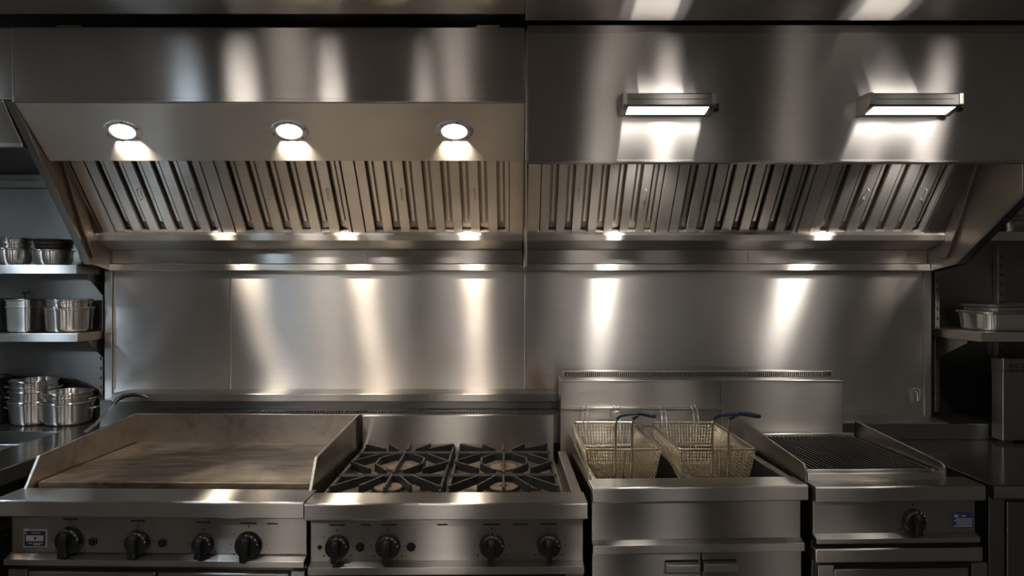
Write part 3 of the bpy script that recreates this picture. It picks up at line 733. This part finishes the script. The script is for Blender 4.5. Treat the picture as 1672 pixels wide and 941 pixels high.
# ------------------------------------------------------------------ charbroiler
P = (.925, 2.05, 0)
bx0, bx1 = .925, 1.452
cb = thing('charbroiler', 'steel charbroiler with one black knob and a blue rating plate', 'grill', P, 1.6)
lip(M(), bx0, bx1, 2.05, 2.15, .929, .8815).build('front_ledge', 'brushed_steel', cb, .001)
M().box(bx0 + .008, bx1 - .02, 2.095, 2.63, .10, .880).build('body', 'dim_steel', cb, .002)
M().box(bx0 + .002, bx1 - .016, 2.074, 2.096, .778, .884).build('control_panel', 'front_steel', cb, .0015)
rail(bx0 + .002, bx1 - .016, 2.085, 2.050, .782, .770, .755).build('lower_rail', 'brushed_steel', cb, .001)
gx_0, gx_1 = .936, 1.356
m = M().box(gx_0, gx_1, 2.142, 2.152, .90, .957); m.box(gx_0, gx_0 + .01, 2.15, 2.638, .90, .952).box(gx_1 - .01, gx_1, 2.15, 2.638, .90, .952).box(gx_0, gx_1, 2.625, 2.64, .90, .966)
m.build('grate_surround', 'brushed_steel', cb, .0025)
M().box(gx_0 - .004, gx_1 + .01, 2.118, 2.146, .926, .9525).build('front_bar', 'brushed_steel', cb, .004)
M().box(gx_0 + .01, gx_1 - .01, 2.15, 2.64, .88, .905).build('fire_bed', 'black_gap', cb)
for X, ex in ((gx_0 - .012, 0), (gx_1 + .013, 0)):
    pr = [(2.112, .925)]
    for k in range(5):
        a = R(180 - 22.5 * k); pr.append((2.137 + .025 * cos(a), .957 + .025 * sin(a)))
    pr += [(2.640, 1.014), (2.640, .90), (2.14, .90)]
    M().prism(pr, 'x', X - .004, X + .004).build('side_splash', 'side_steel', cb, .0018)
knob(cb, PX(1498, 2.06), 2.074, PZ(852.5, 2.066), .034, .03)
n = M().box(PX(1560, 2.072), PX(1593.5, 2.072), 2.070, 2.075, PZ(863, 2.072), PZ(841, 2.072)).build('rating_plate', 'plate_blue', cb, .001)
m = M()
for a, b, y0, y1 in ((1562, 1569, 842.5, 847), (1574, 1581, 843.5, 846), (1565, 1592, 848.8, 850.2), (1562, 1592, 851.6, 853), (1566, 1592, 854.6, 856), (1566, 1591, 857.3, 858.6), (1562, 1592, 860.3, 862)):
    m.box(PX(a, 2.072), PX(b, 2.072), 2.0692, 2.0702, PZ(y1, 2.072), PZ(y0, 2.072))
m.build('plate_print', 'plate_silver', n, off=P)
M().box(bx0 + .012, bx1 - .03, 2.075, 2.1, .735, .752).build('door_gap', 'black_gap', cb)
m = M().box(bx0, bx1 - .006, 2.052, 2.094, PZ(920, 2.055), PZ(897, 2.055)).build('door_head', 'brushed_steel', cb, .004)
d = M().box(PX(1360, 2.09), PX(1583, 2.09), 2.078, 2.094, .14, PZ(928, 2.09)).build('oven_door', 'front_steel', cb, .004)
M().box(PX(1360, 2.09), PX(1583, 2.09), 2.088, 2.095, PZ(928, 2.09), PZ(920, 2.09)).build('door_shadow_gap', 'black_gap', cb)
for a, b in ((1332, 1358), (1586, 1612)): M().box(PX(a, 2.09), PX(b, 2.09), 2.072, 2.094, .12, PZ(920.5, 2.085)).build('corner_post', 'front_steel', cb, .002)
feet(cb, bx0, bx1, 2.09, 2.62)
gg = thing('cooking_grate', 'black cast cooking grate lying in the charbroiler', 'grate', P, 1.6)
m = M(); nb = 25
for k in range(nb):
    x = gx_0 + .018 + (gx_1 - gx_0 - .036) * k / (nb - 1)
    m.prism([(x - .0034, .938), (x + .0034, .938), (x + .0022, .957), (x - .0022, .957)], 'y', 2.156, 2.632)
m.build('bars', 'grill_iron', gg, .0008)
m = M()
for y in (2.18, 2.39, 2.60): m.box(gx_0 + .011, gx_1 - .011, y - .006, y + .006, .936, .9495)
m.box(gx_0 + .02, gx_0 + .034, 2.18, 2.60, .905, .937).box(gx_1 - .034, gx_1 - .02, 2.18, 2.60, .905, .937)
m.build('cross_bars', 'grill_iron', gg)

# ------------------------------------------------------------------ side counters
lc = thing('sink_counter', 'steel worktop with two sink bowls left of the griddle', 'counter', (-2.3, 2.4, 0))
s0, s1 = -2.75, -1.838
ya, yb_, yc, yd = 1.98, 2.520, 2.558, 2.742
m = M()
m.box(s1, -1.648, 1.75, BY - .002, .935, .95); m.box(-3.1, s0, 1.75, BY - .002, .935, .95)
m.box(s0, s1, 1.75, ya, .935, .95).box(s0, s1, yb_, yc, .935, .95).box(s0, s1, yd, BY - .002, .935, .95)
m.build('worktop', 'counter_steel', lc, .0015)
M().box(-1.654, -1.646, 1.748, 2.70, .895, .9495).build('worktop_edge', 'brushed_steel', lc, .003)
for a, b in ((ya, yb_), (yc, yd)):
    m = M().box(s0, s0 + .004, a, b, .72, .945).box(s1 - .004, s1, a, b, .72, .945).box(s0, s1, a, a + .004, .72, .945).box(s0, s1, b - .004, b, .72, .945).box(s0, s1, a, b, .716, .72)
    m.build('sink_bowl', 'dim_steel', lc)
M().box(-3.09, -1.68, 1.79, BY - .004, .12, .715).build('cabinet', 'dim_steel', lc, .002)
m = M()
for x in (-3.05, -1.72):
    for y in (1.85, 2.95): m.box(x - .02, x + .02, y - .02, y + .02, 0, .93)
m.build('legs', 'dim_steel', lc)

rc = thing('counter_cabinet', 'dark steel counter with cabinet door right of the charbroiler', 'counter', (2.2, 2.4, 0))
lip(M(), 1.543, 2.95, 2.157, 2.808, .9015, .858, .008).build('worktop', 'counter_steel', rc, .001)
M().box(1.565, 2.93, 2.20, 2.80, .10, .886).build('cabinet', 'dim_steel', rc, .002)
M().box(1.546, 1.598, 2.185, 2.205, .10, .858).build('front_post', 'dim_steel', rc, .002)
M().box(1.604, 2.9, 2.183, 2.205, .12, .842).build('door', 'dim_steel', rc, .003)
M().box(1.55, 2.93, 2.24, 2.78, 0, .10).build('plinth', 'black_gap', rc)

# ------------------------------------------------------------------ wall shelves
def shelf(label, x0, x1, yf, zt, th, end, bracket=True):
    t = thing('wall_shelf', label, 'shelf', ((x0 + x1) / 2, BY, zt))
    m = M().box(x0, x1, yf, BY - .013, zt - .004, zt); m.build('shelf_board', 'brushed_steel', t, .001)
    M().box(x0, x1, yf - .003, yf, zt - th, zt + .0005).build('front_lip', 'pot_steel', t, .001)
    ex = x1 if end > 0 else x0
    M().box(min(ex, ex + end * .003), max(ex, ex + end * .003), yf - .003, BY - .013, zt - th, zt + .0005).build('end_lip', 'side_steel', t, .001)
    if bracket:
        xb = ex - end * .012
        M().prism([(BY - .014, zt - th), (BY - .014, zt - th - .12), (BY - .03, zt - th - .12), (yf + .09, zt - th - .012), (yf + .09, zt - th)], 'x', xb - .0015, xb + .0015).build('bracket', 'dim_steel', t)
    M().box(x0, x1, yf + .02, yf + .026, zt - th, zt - .004).build('rear_hem', 'dim_steel', t)
Z1, Z2 = PZ(433, 2.78), PZ(545, 2.78)
shelf('upper steel shelf holding mixing bowls left of the hood', -3.0, PX(125, 2.78), 2.78, Z1, .036, 1)
shelf('lower steel shelf holding the square pan left of the hood', -3.0, PX(127, 2.78), 2.78, Z2, .034, 1)
Z3, Z4 = PZ(543.5, 2.68), PZ(378.5, 2.68)
shelf('steel shelf holding a shallow roasting pan right of the splash wall', PX(1600, 2.68), 2.95, 2.68, Z3, .036, -1)
shelf('high steel shelf holding stacked trays beside the bar-light hood', PX(1598, 2.68), 2.95, 2.68, Z4, .036, -1, False)

# ------------------------------------------------------------------ pots, bowls, pans
def pot_body(m, z0, h, r, cx, cy, wall=.0025, power=2.0, ry=None, foot=.016, taper=.96, rim=.006, flare=0):
    ry = ry or r; k = ry / r
    prof = []
    rb = r * taper
    for j in range(6):
        a = R(90 * j / 5); prof.append((z0 + foot - foot * cos(a), rb - foot + foot * sin(a)))
    for j in range(1, 5): prof.append((z0 + foot + (h - foot - rim * 1.5) * j / 4, rb + (r - rb) * j / 4))
    prof += [(z0 + h - rim, r + rim * .9), (z0 + h - rim * .4, r + rim * 1.15), (z0 + h, r + rim * .8), (z0 + h, r + rim * .1), (z0 + h - rim, r - wall)]
    for j in range(3, -1, -1): prof.append((z0 + foot + (h - foot - rim * 1.5) * j / 4, rb - wall + (r - rb) * j / 4))
    prof += [(z0 + wall * 2, rb - foot)]
    m.loft([(z, rr, rr * k if power == 2 else rr + (ry - r)) for z, rr in prof], 56 if power == 2 else 64, power, cx, cy)
def ear(t, cx, cy, z, r, ang, w=.045, mat='pot_steel'):
    d = Vector((cos(ang), sin(ang), 0)); s_ = Vector((-sin(ang), cos(ang), 0)); c = Vector((cx, cy, z))
    M().tube([c + d * (r - .003) + s_ * w * .5, c + d * (r + .016) + s_ * w * .45 + Vector((0, 0, .003)), c + d * (r + .024) + s_ * w * .2 + Vector((0, 0, .004)), c + d * (r + .024) - s_ * w * .2 + Vector((0, 0, .004)), c + d * (r + .016) - s_ * w * .45 + Vector((0, 0, .003)), c + d * (r - .003) - s_ * w * .5], .003, 8).build('ear_handle', mat, t)
def pot(name, label, cat, cx, cy, z0, h, r, mat='pot_steel', ears=(0, pi), nest=None, power=2.0, ry=None, beads=(), group=None, taper=.96, foot=.016, rim=.005):
    t = thing(name, label, cat, (cx, cy, z0), group=group)
    m = M(); pot_body(m, z0, h, r, cx, cy, power=power, ry=ry, taper=taper, foot=foot, rim=rim); m.build('body', mat, t)
    for b in beads:
        rr = r * (taper + (1 - taper) * b)
        m = M(); ryy = (rr * (ry or r) / r) if power == 2 else rr + ((ry or r) - r)
        m.loft([(z0 + h * b - .003, rr, ryy), (z0 + h * b - .0015, rr + .004, ryy + .004), (z0 + h * b + .0015, rr + .004, ryy + .004), (z0 + h * b + .003, rr, ryy)], 56 if power == 2 else 64, power, cx, cy, False, False)
        m.build('bead', mat, t)
    for a in ears: ear(t, cx, cy, z0 + h * .66, r, a, mat=mat)
    return t
def nested(name, label, cat, cx, cy, z0, h, r, mat='pot_steel', ears=(0, pi), group=None, bot=0):
    """a pot standing in the one below: only its upper band shows above the lower rim"""
    return pot(name, label, cat, cx, cy, z0, h, r, mat, ears, group=group)
ZT = .9502
pot('stock_pot', 'low round steel pot with side handles nearest the griddle on the sink counter', 'pot', -1.925, 2.92, ZT, .098, .100, beads=(.9,), ears=(.15, pi + .15), group='pots on the sink counter', taper=.93, foot=.022)
pot('stock_pot', 'steel pot nested in the low pot nearest the griddle', 'pot', -1.925, 2.92, ZT + .040, .099, .0935, beads=(.78,), ears=(.15, pi + .15), group='pots on the sink counter', taper=.90, foot=.022)
pot('stock_pot', 'tall stack\'s bottom round steel pot beside the sink bowl', 'pot', -2.075, 2.925, ZT, .102, .094, beads=(.86,), ears=(.1, pi + .1), group='pots on the sink counter', taper=.92, foot=.02)
pot('stock_pot', 'round steel pot in the middle of the three-pot stack on the sink counter', 'pot', -2.075, 2.925, ZT + .046, .099, .0895, ears=(.1, pi + .1), group='pots on the sink counter', taper=.90, foot=.02)
pot('stock_pot', 'topmost round steel pot of the three-pot stack on the sink counter', 'pot', -2.075, 2.925, ZT + .090, .099, .0895, ears=(.1, pi + .1), group='pots on the sink counter', taper=.88, beads=(.72,), foot=.02)
pot('stock_pot', 'dark pot with side handle cut by the photo edge on the sink counter', 'pot', -2.285, 2.92, ZT, .20, .098, 'dark_pan', ears=(0, pi), beads=(.62,), group='pots on the sink counter', taper=.95)
# shelf with square pan
zs = Z2 + .001
pot('square_pan', 'square deep steel pan on the lower left shelf', 'pan', PX(32.5, 2.85), 2.905, zs, .140, .0515, power=9, ry=.078, ears=(), beads=(.76,), taper=.93, foot=.012, rim=.005)
pot('stock_pot', 'outer round steel pot on the lower left shelf beside the square pan', 'pot', PX(112, 2.9), 2.905, zs, .107, .0915, ears=(), beads=(.9,), taper=.95, group='nested pots on the lower left shelf')
pot('stock_pot', 'round steel pot nested inside the pot beside the square pan', 'pot', PX(112, 2.9), 2.905, zs + .030, .110, .0845, ears=(), beads=(.88,), taper=.94, group='nested pots on the lower left shelf')
pot('stock_pot', 'dull steel pot at the photo edge on the lower left shelf', 'pot', PX(-22, 2.9), 2.905, zs, .142, .088, 'dim_steel', ears=(), beads=(.5,), taper=.98)
h_ = thing('wall_hook', 'small wire hook on the wall above the square pan', 'hook', (PX(40, 3.04), BY, PZ(480, 3.04)))
M().tube([(PX(36.5, 3.03), BY - .001, PZ(478, 3.03)), (PX(36.5, 3.03), BY - .02, PZ(478, 3.03)), (PX(41, 3.03), BY - .022, PZ(481, 3.03)), (PX(47, 3.03), BY - .02, PZ(477.5, 3.03)), (PX(47.5, 3.03), BY - .012, PZ(476, 3.03))], .0026, 6).build('hook_wire', 'black_plastic', h_)
M().tube([(PX(41, 3.03), BY - .001, PZ(490, 3.03)), (PX(41, 3.03), BY - .022, PZ(489, 3.03)), (PX(41, 3.03), BY - .022, PZ(480, 3.03))], .0026, 6).build('hook_stem', 'black_plastic', h_)
def bowl(label, cx, cy, z0, h, rb, rt, mat, group=None, dents=()):
    t = thing('mixing_bowl', label, 'bowl', (cx, cy, z0), group=group)
    prof = [(z0, rb * .72)]
    for j in range(1, 9):
        a = R(90 * j / 8); prof.append((z0 + h * .92 * (1 - cos(a)), rb * .72 + (rt - rb * .72) * sin(a) ** .8))
    outer = prof[:]
    rimp = [(z0 + h * .94, rt + .002), (z0 + h * .96, rt + .009), (z0 + h, rt + .009), (z0 + h, rt)]
    inner = [(z + .003, r - .003) for z, r in reversed(outer)]
    M().loft([(z, r, r) for z, r in outer], 56, 2, cx, cy, True, False).build('shell', mat, t)
    M().loft([(z, r, r) for z, r in [outer[-1]] + rimp + inner], 56, 2, cx, cy, False, True).build('rim', mat, t)
    return t
zu = Z1 + .001
bowl('steel mixing bowl at the photo edge on the upper left shelf', PX(24, 2.9), 2.90, zu, .072, .055, .066, 'pot_steel')
pot('deep_pan', 'banded steel pan nested in the bowl at the photo edge', 'pan', PX(26, 2.9), 2.90, zu + .030, .088, .060, ears=(), beads=(.55, .75), taper=.72, foot=.012)
bowl('steel mixing bowl with flared rim on the upper left shelf next to the hood', PX(86, 2.9), 2.90, zu, .066, .062, .075, 'pot_steel')
pot('deep_pan', 'black banded pan nested in the flared bowl next to the hood', 'pan', PX(88, 2.9), 2.90, zu + .022, .090, .074, 'dark_pan', ears=(), beads=(.62, .8), taper=.70, foot=.012)
# right alcove
pot('roasting_pan', 'shallow rectangular steel roasting pan on the right shelf', 'pan', 2.13, 2.84, Z3 + .001, .082, .195, power=8, ry=.105, ears=(), taper=.97, foot=.014, rim=.009)
pot('roasting_pan', 'second shallow pan nested in the roasting pan on the right shelf', 'pan', 2.13, 2.84, Z3 + .018, .092, .180, power=8, ry=.095, ears=(), taper=.93, foot=.012, rim=.009)
for k, lab in enumerate(('bottom tray of the stack on the high right shelf', 'middle tray of the stack on the high right shelf', 'top tray of the stack on the high right shelf')):
    pot('steel_tray', lab, 'tray', 2.22, 2.85, Z4 + .001 + k * .042, .062, .225, power=8, ry=.12, ears=(), taper=.93 - .006 * k, foot=.012, rim=.008, group='trays on the high right shelf')

# ------------------------------------------------------------------ small loose things
ap = thing('countertop_appliance', 'grey countertop appliance with vent grille on the right counter', 'appliance', (2.2, 2.76, .9015))
ax0 = PX(1637, 2.735)
m = M().box(ax0, 2.55, 2.735, 2.80, .914, PZ(606, 2.735)); m.build('casing', 'dim_steel', ap, .004)
M().box(ax0 - .004, 2.55, 2.728, 2.80, PZ(606, 2.735) - .001, PZ(585, 2.735)).build('top_cap', 'dim_steel', ap, .004)
m = M()
for i in range(14):
    for j in range(3):
        x = PX(1647.5, 2.728) + i * .0235; z = PZ(594.5, 2.728) - j * .0105
        m.box(x, x + .019, 2.7272, 2.729, z - .007, z)
m.build('vent_slots', 'black_gap', ap)
for x in (ax0 + .03, 2.5): M().box(x - .015, x + .015, 2.74, 2.79, .9012, .915).build('foot', 'black_plastic', ap)
cbp = [(1572, 694, 3.03), (1578, 699, 2.99), (1585, 704, 2.90), (1598, 706, 2.86), (1610, 702, 2.84), (1620, 697, 2.83), (1630, 695, 2.81), (1638, 694, 2.79)]
tag(M().tube([(PX(a, Y), Y, PZ(b, Y)) for a, b, Y in cbp], .009, 8).build('power_cable', 'black_plastic', None), 'black cable sagging from the wall to the grey appliance', 'cable')
hk = thing('wall_hook', 'bent wire hook on the splash wall edge above the charbroiler', 'hook', (PX(1499, 2.94), WY, PZ(640, 2.94)))
def wp(a, b, Y): return (PX(a, Y), Y, PZ(b, Y))
M().tube([wp(1490, 637, 2.945), wp(1490, 635, 2.93), wp(1500, 634.5, 2.925), wp(1503, 638, 2.925), wp(1502, 653, 2.925), wp(1498.5, 655, 2.93), wp(1497.5, 640, 2.925), wp(1493, 638, 2.93)], .0022, 6).build('hook_wire', 'pot_steel', hk)
M().tube([wp(1503, 636, 2.925), wp(1514, 635, 2.93), wp(1515, 643, 2.93), wp(1507, 644, 2.93)], .0022, 6).build('clip_wire', 'pot_steel', hk)
# spatula resting on the counter edge and the wall ledge
sp = thing('spatula', 'steel spatula with black handle propped between sink counter and wall ledge', 'spatula', (-1.72, 2.62, .95))
bl = [wp(139, 706, 2.59), wp(155, 694, 2.62), wp(175, 672, 2.68), wp(186, 660, 2.70)]
m = M(); vs = []
wd = [.010, .009, .0065, .005]
for (x, y, z), w in zip(bl, wd):
    for dx, dz in ((-w, .0015), (w, .0015), (w, -.0015), (-w, -.0015)): vs.append((x + dx, y - dx * .3, z + dz + abs(dx) * 0))
fs = [(0, 1, 2, 3), (15, 14, 13, 12)]
for i in range(3):
    for k in range(4):
        l = (k + 1) % 4; fs.append((i * 4 + k, i * 4 + l, i * 4 + 4 + l, i * 4 + 4 + k))
m.add(vs, fs).build('blade', 'brushed_steel', sp, .0008)
M().tube([wp(183, 663, 2.70), wp(191, 653, 2.72), wp(201, 647.5, 2.75), wp(215, 645, 2.78), wp(230, 645.5, 2.80), wp(243, 650, 2.80)], [.006, .0085, .009, .008, .007, .004], 8).build('handle', 'black_plastic', sp)

# ------------------------------------------------------------------ world, camera, view
w = bpy.data.worlds.new('world'); SC.world = w; w.use_nodes = True
w.node_tree.nodes['Background'].inputs[0].default_value = (.5, .5, .5, 1); w.node_tree.nodes['Background'].inputs[1].default_value = .02
cam = bpy.data.cameras.new('camera'); co = bpy.data.objects.new('camera', cam); COL.objects.link(co)
co.location = (0, 0, ZC); co.rotation_euler = (R(90), 0, 0); cam.sensor_width = 36; cam.lens = 36 * F / 1672; cam.clip_start = .05
SC.camera = co
for o in COL.objects:
    if '_piv' in o: del o['_piv']
vs_ = SC.view_settings; vs_.view_transform = 'Standard'; vs_.look = 'None'; vs_.gamma = 1; vs_.exposure = 0.6; vs_.use_curve_mapping = False
SC.cycles.use_denoising = True; SC.cycles.max_bounces = 10; SC.cycles.glossy_bounces = 6; SC.cycles.sample_clamp_indirect = 6; SC.cycles.caustics_reflective = True
